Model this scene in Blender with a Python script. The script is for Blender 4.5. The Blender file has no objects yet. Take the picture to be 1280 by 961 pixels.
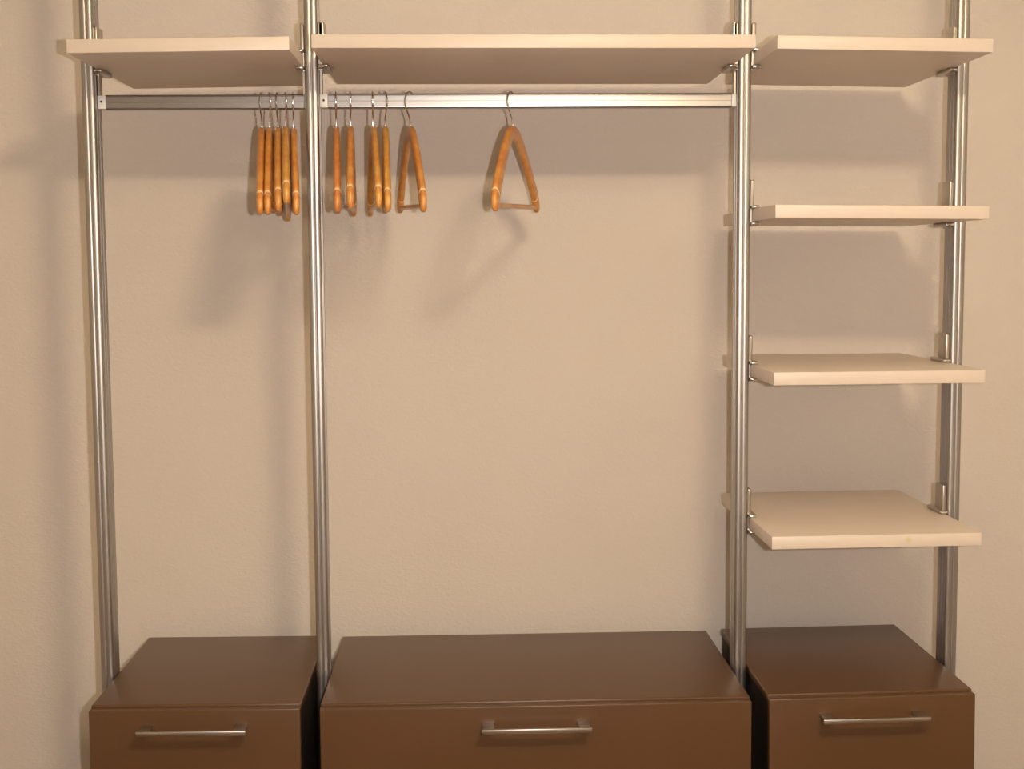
import bpy, bmesh, math
from mathutils import Matrix, Vector

S = bpy.context.scene
COL = S.collection

# ------------------------------------------------------------------ camera
cam_d = bpy.data.cameras.new('camera')
cam = bpy.data.objects.new('camera', cam_d)
COL.objects.link(cam)
R = ((0.99936839, -0.03488584, -0.00676814),      # right
     (-0.00979536, -0.08734856, -0.99612965),     # down
     (0.03415964, 0.99556678, -0.08763511))       # forward
M = Matrix.Identity(4)
for i in range(3):
    M[i][0] = R[0][i]; M[i][1] = -R[1][i]; M[i][2] = -R[2][i]
M[2][3] = 1.5
cam.matrix_world = M
cam_d.sensor_width = 36.0
cam_d.lens = 1706.77 / 1280 * 36.0
cam_d.clip_start = 0.05
S.camera = cam

# ------------------------------------------------------------------ light
WALL_Y = 3.12
w = bpy.data.worlds.new('room_air'); S.world = w
w.use_nodes = True
bg = w.node_tree.nodes['Background']
bg.inputs[0].default_value = (1, 0.75, 0.5, 1); bg.inputs[1].default_value = 0.02

def point(name, loc, power, col, r):
    d = bpy.data.lights.new(name, 'POINT'); d.energy = power; d.color = col; d.shadow_soft_size = r
    o = bpy.data.objects.new(name, d); o.location = loc; COL.objects.link(o); return o
LAMP = (0.50, 0.485, 2.46)
for k in range(4):                                 # four bulbs of one ceiling fitting
    point('ceiling_lamp_light', (LAMP[0] + (k - 1.5) * 0.085, LAMP[1], LAMP[2]), 17.7, (1.0, 0.78, 0.50), 0.055)

fd = bpy.data.lights.new('camera_flash_light', 'SPOT')
fd.energy = 106; fd.color = (1.0, 0.92, 0.90); fd.spot_size = math.radians(110); fd.spot_blend = 1.0
fd.shadow_soft_size = 0.012
fo = bpy.data.objects.new('camera_flash_light', fd)
fm = M.copy(); fm.translation = Vector((0.088, 0.02, 1.505)); fo.matrix_world = fm
COL.objects.link(fo)

S.view_settings.view_transform = 'Standard'
S.view_settings.look = 'None'
S.view_settings.gamma = 1
S.view_settings.exposure = 0.0
S.view_settings.use_curve_mapping = False

# ------------------------------------------------------------------ materials
def mat(name, col, rough=0.5, metal=0.0, spec=0.5, coat=0.0):
    m = bpy.data.materials.new(name); m.use_nodes = True
    b = m.node_tree.nodes['Principled BSDF']
    b.inputs['Base Color'].default_value = (*col, 1)
    b.inputs['Roughness'].default_value = rough
    b.inputs['Metallic'].default_value = metal
    b.inputs['Specular IOR Level'].default_value = spec
    b.inputs['Coat Weight'].default_value = coat
    return m, m.node_tree, b

def noise(nt, scale, detail=2, rough=0.5, stretch=None, seed=0.0):
    tc = nt.nodes.new('ShaderNodeTexCoord')
    mp = nt.nodes.new('ShaderNodeMapping')
    nt.links.new(tc.outputs['Object'], mp.inputs[0])
    mp.inputs['Location'].default_value = (seed, seed * 1.7, seed * 0.3)
    if stretch: mp.inputs['Scale'].default_value = stretch
    n = nt.nodes.new('ShaderNodeTexNoise')
    n.inputs['Scale'].default_value = scale; n.inputs['Detail'].default_value = detail
    n.inputs['Roughness'].default_value = rough
    nt.links.new(mp.outputs[0], n.inputs['Vector'])
    return n

def ramp(nt, src, stops):
    r = nt.nodes.new('ShaderNodeValToRGB')
    e = r.color_ramp.elements
    e[0].position, e[0].color = stops[0][0], (*stops[0][1], 1)
    e[1].position, e[1].color = stops[-1][0], (*stops[-1][1], 1)
    for p, c in stops[1:-1]:
        x = e.new(p); x.color = (*c, 1)
    nt.links.new(src, r.inputs[0]); return r

def bump(nt, b, src, strength, dist):
    bp = nt.nodes.new('ShaderNodeBump')
    bp.inputs['Strength'].default_value = strength; bp.inputs['Distance'].default_value = dist
    nt.links.new(src, bp.inputs['Height']); nt.links.new(bp.outputs[0], b.inputs['Normal'])

# woodchip wallpaper, off-white
M_WALL, nt, b = mat('woodchip_wallpaper', (0.70, 0.63, 0.565), 0.85, spec=0.2)
n1 = noise(nt, 120, 3, 0.6, (1, 1, 1.5)); n2 = noise(nt, 1.6, 2)
r1 = ramp(nt, n1.outputs[0], [(0.45, (0, 0, 0)), (0.72, (1, 1, 1))])
bump(nt, b, r1.outputs[0], 0.28, 0.0020)
r2 = ramp(nt, n2.outputs[0], [(0.3, (0.69, 0.625, 0.555)), (0.7, (0.715, 0.65, 0.58))])
nt.links.new(r2.outputs[0], b.inputs['Base Color'])

M_CEIL, nt, b = mat('ceiling_paint', (0.88, 0.865, 0.84), 0.9)
M_PAINT, nt, b = mat('white_wall_paint', (0.86, 0.83, 0.80), 0.9)
M_FLOOR, nt, b = mat('brown_laminate_floor', (0.16, 0.09, 0.045), 0.45)
n1 = noise(nt, 6, 4, 0.6, (1, 12, 1))
r1 = ramp(nt, n1.outputs[0], [(0.3, (0.13, 0.07, 0.035)), (0.7, (0.21, 0.12, 0.06))])
nt.links.new(r1.outputs[0], b.inputs['Base Color'])

# brushed anodised aluminium
M_ALU, nt, b = mat('anodised_aluminium', (0.42, 0.395, 0.37), 0.34, 1.0)
n1 = noise(nt, 60, 2, 0.5, (30, 30, 0.3))
r1 = ramp(nt, n1.outputs[0], [(0.3, (0.34, 0.34, 0.34)), (0.7, (0.42, 0.42, 0.42))])
nt.links.new(r1.outputs[0], b.inputs['Roughness'])
M_RAIL, nt, b = mat('aluminium_rail', (0.40, 0.39, 0.385), 0.30, 1.0)
M_STEEL, nt, b = mat('satin_nickel', (0.50, 0.46, 0.41), 0.33, 1.0)
M_CHROME, nt, b = mat('chrome_wire', (0.70, 0.68, 0.66), 0.18, 1.0)
M_PLASTIC, nt, b = mat('white_plastic', (0.82, 0.82, 0.80), 0.4)
M_SCREW, nt, b = mat('dark_screw', (0.03, 0.03, 0.035), 0.4)

def laminate(name, stain=None):
    m, nt, b = mat(name, (0.74, 0.65, 0.55), 0.42)
    n1 = noise(nt, 14, 3, 0.5, (0.4, 3, 3))
    r1 = ramp(nt, n1.outputs[0], [(0.35, (0.70, 0.605, 0.51)), (0.65, (0.72, 0.625, 0.535))])
    last = r1.outputs[0]
    if stain:
        tc = nt.nodes.new('ShaderNodeTexCoord')
        d = nt.nodes.new('ShaderNodeVectorMath'); d.operation = 'DISTANCE'
        d.inputs[1].default_value = stain
        nt.links.new(tc.outputs['Object'], d.inputs[0])
        r2 = ramp(nt, d.outputs['Value'], [(0.003, (1, 1, 1)), (0.008, (0, 0, 0))])
        mx = nt.nodes.new('ShaderNodeMixRGB')
        k = nt.nodes.new('ShaderNodeMath'); k.operation = 'MULTIPLY'; k.inputs[1].default_value = 0.6
        nt.links.new(r2.outputs[0], k.inputs[0]); nt.links.new(k.outputs[0], mx.inputs[0])
        nt.links.new(last, mx.inputs[1]); mx.inputs[2].default_value = (0.62, 0.50, 0.22, 1)
        last = mx.outputs[0]
    nt.links.new(last, b.inputs['Base Color'])
    return m
M_LAM = laminate('cream_laminate')

M_BROWN, nt, b = mat('brown_lacquer', (0.106, 0.053, 0.024), 0.32, spec=0.38)
n1 = noise(nt, 3, 2)
r1 = ramp(nt, n1.outputs[0], [(0.3, (0.104, 0.052, 0.022)), (0.7, (0.112, 0.056, 0.026))])
nt.links.new(r1.outputs[0], b.inputs['Base Color'])
n3 = noise(nt, 700, 1)
bump(nt, b, n3.outputs[0], 0.12, 0.0004)
M_DARK, nt, b = mat('dark_carcass', (0.035, 0.022, 0.015), 0.5)

M_WOOD, nt, b = mat('varnished_beech', (0.70, 0.36, 0.10), 0.33, coat=0.25)
n1 = noise(nt, 9, 3, 0.5, (6, 1.0, 6))
r1 = ramp(nt, n1.outputs[0], [(0.3, (0.52, 0.20, 0.036)), (0.5, (0.60, 0.27, 0.055)), (0.72, (0.69, 0.36, 0.085))])
oi = nt.nodes.new('ShaderNodeObjectInfo')                     # every hanger has its own tone of beech
hs = nt.nodes.new('ShaderNodeHueSaturation'); mr = nt.nodes.new('ShaderNodeMapRange')
mr.inputs['To Min'].default_value = 0.485; mr.inputs['To Max'].default_value = 0.512
nt.links.new(oi.outputs['Random'], mr.inputs['Value']); nt.links.new(mr.outputs[0], hs.inputs['Hue'])
nt.links.new(r1.outputs[0], hs.inputs['Color']); nt.links.new(hs.outputs[0], b.inputs['Base Color'])
M_PALE, nt, b = mat('pale_ring', (0.86, 0.66, 0.40), 0.45)  # paler tone than the arms, for the rings in the notches

# ------------------------------------------------------------------ mesh helpers
def link(name, bm, m, parent=None, smooth=True, loc=None):
    bmesh.ops.recalc_face_normals(bm, faces=bm.faces)
    me = bpy.data.meshes.new(name); bm.to_mesh(me); bm.free()
    me.materials.append(m)
    if smooth:
        for p in me.polygons: p.use_smooth = True
        me.set_sharp_from_angle(angle=math.radians(35))
    o = bpy.data.objects.new(name, me); COL.objects.link(o)
    if parent: o.parent = parent
    if loc: o.location = loc
    return o

def box(bm, x0, x1, y0, y1, z0, z1, bev=0.0, seg=2):
    r = bmesh.ops.create_cube(bm, size=1)
    vs = r['verts']
    for v in vs:
        v.co = ((x0 + x1) / 2 + v.co.x * (x1 - x0), (y0 + y1) / 2 + v.co.y * (y1 - y0), (z0 + z1) / 2 + v.co.z * (z1 - z0))
    if bev > 0:
        es = list({e for v in vs for e in v.link_edges})
        bmesh.ops.bevel(bm, geom=es, offset=bev, segments=seg, affect='EDGES', profile=0.5)
    return bm

def cyl(bm, p, axis, r, h, seg=20, bev=0.0):
    g = bmesh.ops.create_cone(bm, cap_ends=True, segments=seg, radius1=r, radius2=r, depth=h)
    q = Vector((0, 0, 1)).rotation_difference(Vector(axis)).to_matrix().to_4x4()
    bmesh.ops.transform(bm, matrix=Matrix.Translation(p) @ q, verts=g['verts'])
    if bev > 0:
        es = [e for e in {e for v in g['verts'] for e in v.link_edges} if len(e.link_faces) == 2 and e.calc_face_angle(0) > 1.0]
        bmesh.ops.bevel(bm, geom=es, offset=bev, segments=2, affect='EDGES', profile=0.5)
    return bm

def se(v, p):
    return math.copysign(abs(v) ** p, v)

def sweep(bm, pts, radii, seg=12, side=Vector((1, 0, 0)), pw=1.0):
    """tube through pts; radii = list of (ra along side, rb across) """
    rings = []
    n = len(pts)
    for i, p in enumerate(pts):
        t = (pts[min(i + 1, n - 1)] - pts[max(i - 1, 0)]).normalized()
        a = (side - t * side.dot(t)).normalized(); c = t.cross(a)
        ra, rb = radii[i]
        rings.append([bm.verts.new(p + a * ra * se(math.cos((k + .5) * 2 * math.pi / seg), pw) + c * rb * se(math.sin((k + .5) * 2 * math.pi / seg), pw)) for k in range(seg)])
    for i in range(n - 1):
        for k in range(seg):
            bm.faces.new((rings[i][k], rings[i][(k + 1) % seg], rings[i + 1][(k + 1) % seg], rings[i + 1][k]))
    bm.faces.new(rings[0]); bm.faces.new(rings[-1][::-1])

def thing(name, label, cat, loc, group=None):
    o = bpy.data.objects.new(name, None); COL.objects.link(o)
    o.empty_display_size = 0.05
    o.location = loc; o['label'] = label; o['category'] = cat
    if group: o['group'] = group
    return o

def structure(name, x0, x1, y0, y1, z0, z1, m):
    bm = bmesh.new(); box(bm, x0, x1, y0, y1, z0, z1)
    o = link(name, bm, m, smooth=False); o['kind'] = 'structure'; return o

# ------------------------------------------------------------------ room
XL, XR, YB, H = -1.95, 1.9, -2.1, 2.62
structure('floor', XL, XR, YB, WALL_Y, -0.05, 0.0, M_FLOOR)
structure('ceiling', XL, XR, YB, WALL_Y, H, H + 0.05, M_CEIL)
structure('wall_back', XL, XR, WALL_Y, WALL_Y + 0.1, -0.05, H + 0.05, M_WALL)
structure('wall_left', XL - 0.1, XL, YB, WALL_Y + 0.1, -0.05, H + 0.05, M_PAINT)
structure('wall_right', XR, XR + 0.1, YB, WALL_Y + 0.1, -0.05, H + 0.05, M_PAINT)
structure('wall_front', XL - 0.1, XR + 0.1, YB - 0.1, YB, -0.05, H + 0.05, M_PAINT)
structure('baseboard_back', XL, XR, WALL_Y - 0.015, WALL_Y, 0.0, 0.06, M_LAM)

# ------------------------------------------------------------------ posts
PW, PY0 = 0.013, 2.72                     # half width, front plane
half = [(0.0, 0.0020), (0.0006, 0.0020), (0.0010, 0.0006), (0.0022, 0.0001), (0.0050, 0.0), (0.0080, 0.0004),
        (0.0105, 0.0013), (0.0122, 0.0030), (0.013, 0.0058), (0.013, 0.0110), (0.0108, 0.0112), (0.0108, 0.0150),
        (0.013, 0.0152), (0.013, 0.0290), (0.0108, 0.0292), (0.0108, 0.0330), (0.013, 0.0332), (0.013, 0.0500), (0.0120, 0.0520)]
def post(x, label, lean=0.0):
    bm = bmesh.new()
    prof = [(a, c) for a, c in half] + [(-a, c) for a, c in half[::-1] if a > 0]
    lo = [bm.verts.new((a, c, 0.0)) for a, c in prof]
    hi = [bm.verts.new((a, c, H - 0.004)) for a, c in prof]
    n = len(prof)
    for i in range(n):
        bm.faces.new((lo[i], lo[(i + 1) % n], hi[(i + 1) % n], hi[i]))
    bm.faces.new(lo[::-1]); bm.faces.new(hi)
    o = link('aluminium_post', bm, M_ALU, smooth=True, loc=(x, PY0, 0.0))
    o['label'] = label; o['category'] = 'post'; o['group'] = 'wardrobe uprights'
    return o
P1, P2, P3, P4 = -0.728, -0.2946, 0.558, 0.9935
post(P1, 'leftmost aluminium wardrobe post, at the outer left end of the clothes rail')
post(P2, 'aluminium post between the left bay and the wide middle bay')
post(P3, 'aluminium post between the wide middle bay and the shelf column')
post(P4, 'rightmost aluminium post, on the outer side of the four stacked shelves')

# ------------------------------------------------------------------ shelves
YF, YBk = 2.5235, 3.0235
def make_bracket(root, side, edge, post_face, T, drop):
    """side = +1: post lies to the right of the shelf end; local coords, z=0 at board underside"""
    s = side
    bm = bmesh.new()
    def bx(xa, xb, *a, **k):
        x0, x1 = sorted((xa, xb)); box(bm, x0, x1, *a, **k)
    y0, y1 = 2.727, 2.772
    yo = YF
    # side plate between shelf end and post, then the thicker head above the shelf
    bx(edge + s * 0.0006, post_face - s * 0.0006, y0 - yo, y1 - yo, -0.011, T + 0.055, bev=0.0004, seg=1)
    bx(edge - s * 0.0035, post_face - s * 0.0008, y0 - yo, y1 - yo, T + 0.002, T + 0.058, bev=0.0024, seg=3)
    br = link('clamp_bracket', bm, M_STEEL, root)
    for z0, z1 in ((T + 0.0003, T + 0.0075), (-0.0088, -0.0003)):      # clamping tongues over and under the board
        b2 = bmesh.new()
        xa, xb = edge - s * 0.0125, post_face - s * 0.0008
        x0, x1 = sorted((xa, xb))
        box(b2, x0, x1, 2.716 - yo, 2.795 - yo, z0, z1, bev=0.0025, seg=3)
        link('tongue', b2, M_STEEL, br)
        b3 = bmesh.new(); zm = (z0 + z1) / 2
        xm = edge - s * 0.0045
        cyl(b3, (xm, 2.7135 - yo, zm), (1, 0, 0), 0.0032, 0.0125, 14, 0.0008)
        link('roller_pin', b3, M_CHROME, br)
    return br

def shelf(name_label, xl, xr, zl, zr, posts, T=0.0245, group=None, brk=(1, 1), mark=None):
    """zl, zr: underside height at the left and right end"""
    root = thing('wall_shelf', name_label, 'shelf', ((xl + xr) / 2, YF, (zl + zr) / 2), group)
    L = (xr - xl) / 2
    root.rotation_euler = (0, -math.atan2(zr - zl, 2 * L), 0)
    bm = bmesh.new()
    box(bm, -L, L, 0, YBk - YF, 0, T, bev=0.0012, seg=2)
    bd = link('board', bm, mark or M_LAM, root)
    pl, pr = posts[0] + PW - root.location.x, posts[1] - PW - root.location.x
    make_bracket(root, -1, -L, pl, T, 0)
    make_bracket(root, 1, L, pr, T, 0)
    return root
shelf('cream shelf at top left above the short clothes rail', -0.7105, -0.3118, 1.8834, 1.8886, (P1, P2), group='top row shelves')
shelf('long cream top shelf over the wide middle bay', -0.2723, 0.5370, 1.8920, 1.8909, (P2, P3), group='top row shelves')
shelf('highest of the four short cream shelves in the right column', 0.5762, 0.9763, 1.8896, 1.8824, (P3, P4), group='right column shelves')
shelf('second highest short cream shelf in the right column, seen edge on', 0.5758, 0.9763, 1.5820, 1.5775, (P3, P4), group='right column shelves')
shelf('third short cream shelf from the top in the right column', 0.5758, 0.9763, 1.2710, 1.2718, (P3, P4), group='right column shelves')
M_MARK = laminate('cream_laminate_marked', stain=(0.0605, 0.0, 0.0135))
shelf('lowest short cream shelf, above the right cabinet, small yellow mark on its edge', 0.5758, 0.9763, 0.9600, 0.9625, (P3, P4), group='right column shelves', mark=M_MARK)

# ------------------------------------------------------------------ clothes rails
RY = 2.745
def rail(label, x0, x1, z0, z1, h0, h1, caps):
    """caps: how far each white end cap reaches along the rail (short ones carry no front screw)"""
    root = thing('clothes_rail', label, 'clothes rail', ((x0 + x1) / 2, RY, (z0 + z1) / 2), 'clothes rails')
    L = (x1 - x0) / 2
    root.rotation_euler = (0, -math.atan2(z1 - z0, 2 * L), 0)
    h = 0.0145
    prof = [(-0.0066, h - 0.0042), (-0.0080, h - 0.0036), (-0.0079, h - 0.0026), (-0.0060, h - 0.0006), (-0.0040, h), (0.0070, h), (0.0080, h - 0.001), (0.008, -h + 0.001), (0.007, -h),
            (-0.0040, -h), (-0.0060, -h + 0.0006), (-0.0079, -h + 0.0026), (-0.0080, -h + 0.0036), (-0.0066, -h + 0.0042), (-0.0066, -0.0003), (-0.0069, 0.0), (-0.0066, 0.0003)]
    bm = bmesh.new()
    A = [bm.verts.new((-L + caps[0], y, z)) for y, z in prof]; B = [bm.verts.new((L - caps[1], y, z)) for y, z in prof]
    n = len(prof)
    for i in range(n): bm.faces.new((A[i], A[(i + 1) % n], B[(i + 1) % n], B[i]))
    bm.faces.new(A[::-1]); bm.faces.new(B)
    link('rail_bar', bm, M_RAIL, root)
    for s in (-1, 1):
        b1 = bmesh.new()
        cw = caps[0] if s < 0 else caps[1]
        xa, xb = sorted((s * L, s * (L - cw + 0.0005)))
        box(b1, xa, xb, (-0.0095 if cw > 0.005 else -0.005), 0.009, -0.0128, 0.0128, bev=0.0008, seg=2)
        e = link('end_cap', b1, M_PLASTIC, root); e['label'] = 'white plastic end cap'
        if cw > 0.012:
          b2 = bmesh.new(); cyl(b2, (s * (L - 0.0075), -0.0098, 0.001), (0, 1, 0), 0.0023, 0.0012, 12)
          q = link('screw', b2, M_SCREW, e); q['label'] = 'dark screw'
        # narrow hanger strap that drops from the shelf bracket to the cap
        b3 = bmesh.new()
        xa, xb = sorted((s * (L - 0.0004), s * (L - 0.0050)))
        box(b3, xa, xb, -0.007, 0.012, 0.0128, (h1 if s > 0 else h0), bev=0.0006, seg=1)
        link('strap', b3, M_STEEL, root)
    return root
rail('short aluminium clothes rail in the left bay', P1 + PW + 0.001, P2 - PW - 0.001, 1.8212, 1.8216, 0.0540, 0.0580, (0.0160, 0.0030))
rail('long aluminium clothes rail across the wide middle bay', P2 + PW + 0.001, P3 - PW - 0.001, 1.8228, 1.8222, 0.0610, 0.0600, (0.0160, 0.0095))

# ------------------------------------------------------------------ hangers
# origin: point where the hook rests on the rail top
def make_hanger():
    root = thing('coat_hanger', '', 'coat hanger', (0, 0, 0), 'wooden coat hangers')
    bm = bmesh.new()
    top = -0.0635                       # top of the wood below the hook's resting point
    path = [(-0.2065, -0.2325), (-0.2055, -0.2270), (-0.2010, -0.2160), (-0.1935, -0.2035), (-0.1925, -0.2020), (-0.1905, -0.1990), (-0.1895, -0.1975), (-0.180, -0.1880), (-0.150, -0.1620), (-0.112, -0.1310),
            (-0.075, -0.1045), (-0.045, -0.0860), (-0.022, -0.0780), (0.0, -0.0768)]
    rad = [(0.0040, 0.006), (0.0062, 0.011), (0.0070, 0.0155), (0.0072, 0.0168), (0.0062, 0.0145), (0.0062, 0.0145), (0.0071, 0.0168), (0.0071, 0.0165), (0.0070, 0.0160),
           (0.0069, 0.0155), (0.0069, 0.0145), (0.0069, 0.0140), (0.0069, 0.0135), (0.0069, 0.0135)]
    pts = [Vector((0, y, z)) for y, z in path]
    pts += [Vector((0, -p.y, p.z)) for p in pts[-2::-1]]
    rad += rad[-2::-1]
    sweep(bm, pts, rad, 20, pw=0.72)
    link('wooden_arms', bm, M_WOOD, root)
    for s_ in (-1, 1):                                # pale ring in the notch near each tip
        bm = bmesh.new()
        sweep(bm, [Vector((0, s_ * 0.1926, -0.2016)), Vector((0, s_ * 0.1906, -0.1994))], [(0.0069, 0.0160), (0.0069, 0.0160)], 20, pw=0.72)
        g = link('groove_ring', bm, M_PALE, root); g['label'] = 'pale ring near the tip'
    bm = bmesh.new()
    sweep(bm, [Vector((0, y, -0.2225)) for y in (-0.193, 0.0, 0.193)], [(0.0048, 0.0048)] * 3, 12)
    link('trouser_bar', bm, M_WOOD, root)
    # wire hook
    bm = bmesh.new()
    rr, cz = 0.0195, -0.0178 - 0.0017 + 0.0034
    hp = []
    for k in range(0, 15):
        a = math.radians(-28 + k * (208 + 10) / 14)     # from the back, over the top, to the front
        hp.append(Vector((0, rr * math.cos(a), cz + rr * math.sin(a))))
    hp += [Vector((0, -0.0165, cz - 0.0115)), Vector((0, -0.0100, cz - 0.0205)), Vector((0, -0.0035, cz - 0.0290)), Vector((0, -0.0005, cz - 0.0370)), Vector((0, 0, top - 0.008))]
    sweep(bm, hp, [(0.0016, 0.0016)] * len(hp), 8)
    link('hook', bm, M_CHROME, root)
    bm = bmesh.new(); cyl(bm, (0, 0, top - 0.001), (0, 0, 1), 0.0042, 0.006, 12)
    link('ferrule', bm, M_CHROME, root)
    return root

HD = [  # x, front tip x, lift of the front tip, roll in degrees, label
 (-0.3965, -0.3740, -0.009, 0, 'wooden hanger furthest left on the short rail'),
 (-0.3815, -0.3598, -0.009, 0, 'wooden hanger second from the left in the tight cluster on the short rail'),
 (-0.3650, -0.3400, -0.003, 0, 'middle wooden hanger of the tight cluster on the short rail'),
 (-0.3498, -0.3250, 0.009, 0, 'wooden hanger on the short rail with its front tip raised above its neighbours'),
 (-0.3343, -0.3075, -0.010, 0, 'wooden hanger on the short rail closest to the post, right of the cluster'),
 (-0.2500, -0.2320, -0.006, 0, 'wooden hanger furthest left on the long rail, beside the post'),
 (-0.2218, -0.2085, 0.000, 0, 'wooden hanger second from the left on the long rail'),
 (-0.1780, -0.1565, 0.000, 0, 'left hanger of the second close pair on the long rail'),
 (-0.1535, -0.1395, -0.006, 0, 'right hanger of the second close pair on the long rail'),
 (-0.1040, -0.0735, -0.007, 0, 'narrow turned wooden hanger alone right of the two pairs, front arm to the right'),
 (0.0960, 0.0470, -0.006, -2.6, 'wooden hanger alone in the middle of the long rail, open triangle visible'),
]
def rail_top(x):
    if x < P2: return 1.8212 + (x - P1) / (P2 - P1) * 0.0004 + 0.0145
    return 1.8228 - (x - P2) / (P3 - P2) * 0.0006 + 0.0145
def copy_thing(r):
    c = r.copy(); COL.objects.link(c)
    for ch in r.children:
        k = ch.copy(); COL.objects.link(k); k.parent = c
    return c
proto = make_hanger()
copies = [proto] + [copy_thing(proto) for _ in HD[1:]]
SWIVEL = (-8, 10, -6, 8, 0, 0, 4, 0, 12, -36, -12)            # how far each hook is turned in its hanger, degrees
for o, (x, tx, up, roll, lab), sw in zip(copies, HD, SWIVEL):
    yaw = math.asin((tx - x) / 0.2045)
    o.rotation_euler = (-math.asin(up / 0.205), math.radians(roll), yaw)
    o.location = (x, RY, rail_top(x) + 0.0002)
    o['label'] = lab
    for ch in o.children:
        if ch.name.startswith('hook'): ch.rotation_euler = (0, 0, math.radians(sw))

# ------------------------------------------------------------------ drawer cabinets
CF = 2.5468
def cabinet(label, xl, xr, zl, zr, hx0, hx1, hz):
    """zl, zr: top height at the left and right; hx0, hx1: handle ends in world x, hz: handle centre below the top"""
    cx = (xl + xr) / 2
    HGT = 0.60
    zt = (zl + zr) / 2
    root = thing('drawer_cabinet', label, 'cabinet', (cx, CF, zt - HGT), 'brown drawer cabinets')
    L = (xr - xl) / 2
    root.rotation_euler = (0, -math.atan2(zr - zl, 2 * L), 0)
    root.location.x = cx - HGT * math.sin(root.rotation_euler.y)      # the lean is about the top, not the floor end
    D = YBk - CF
    t = 0.016
    bm = bmesh.new()
    box(bm, -L + 0.004, -L + t, 0.019, D, 0.0, HGT - t, bev=0.0005, seg=1)
    link('side_panel', bm, M_DARK, root)
    bm = bmesh.new()
    box(bm, L - t, L - 0.004, 0.019, D, 0.0, HGT - t, bev=0.0005, seg=1)
    link('side_panel', bm, M_DARK, root)
    bm = bmesh.new(); box(bm, -L + t, L - t, D - 0.008, D - 0.001, 0.0, HGT - t)
    link('back_panel', bm, M_DARK, root, smooth=False)
    bm = bmesh.new(); box(bm, -L + t, L - t, 0.019, D - 0.008, 0.0, t)
    link('bottom_panel', bm, M_BROWN, root, smooth=False)
    bm = bmesh.new(); box(bm, -L, L, 0.0, D, HGT - t, HGT, bev=0.0034, seg=4)
    link('top_panel', bm, M_BROWN, root)
    nd = 2
    z1 = HGT - t - 0.0
    top = HGT - 0.0045
    fh = (top - 0.002) / nd
    for k in range(nd):
        a = top - (k + 1) * fh + 0.003; c = top - k * fh
        bm = bmesh.new()
        if k == 0:
            # upper front overlaps the edge of the top panel
            box(bm, -L, L, -0.0185, -0.0010, a, c, bev=0.0026, seg=4)
        else:
            box(bm, -L, L, -0.0185, -0.0010, a, c, bev=0.0026, seg=4)
        dr = link('drawer', bm, M_BROWN, root)
        bm = bmesh.new(); box(bm, -L + 0.024, L - 0.024, 0.019, D - 0.05, a + 0.02, c - 0.05)
        link('drawer_box', bm, M_DARK, dr, smooth=False)
        zc = c - (hz - 0.0045)
        x0, x1 = hx0 * 0.991 - cx, hx1 * 0.991 - cx
        bm = bmesh.new()
        box(bm, x0, x1, -0.0185 - 0.0420, -0.0185 - 0.0345, zc - 0.0046, zc + 0.0046, bev=0.0010, seg=2)
        for xa in (x0 + 0.002, x1 - 0.0240):
            box(bm, xa, xa + 0.022, -0.0185 - 0.0350, -0.0185 + 0.0003, zc - 0.0038, zc + 0.0038, bev=0.001, seg=2)
        h = link('bar_handle', bm, M_STEEL, dr); h['label'] = 'satin metal bar handle'
    return root
cabinet('brown drawer cabinet under the left bay', -0.7140, -0.3180, 0.6742, 0.6718, -0.6229, -0.4188, 0.0372)
cabinet('wide brown drawer cabinet under the middle bay', -0.2815, 0.5413, 0.6690, 0.6696, 0.0243, 0.2335, 0.0408)
cabinet('brown drawer cabinet on the right under the shelf column', 0.5747, 0.9738, 0.6730, 0.6768, 0.6752, 0.8818, 0.0380)
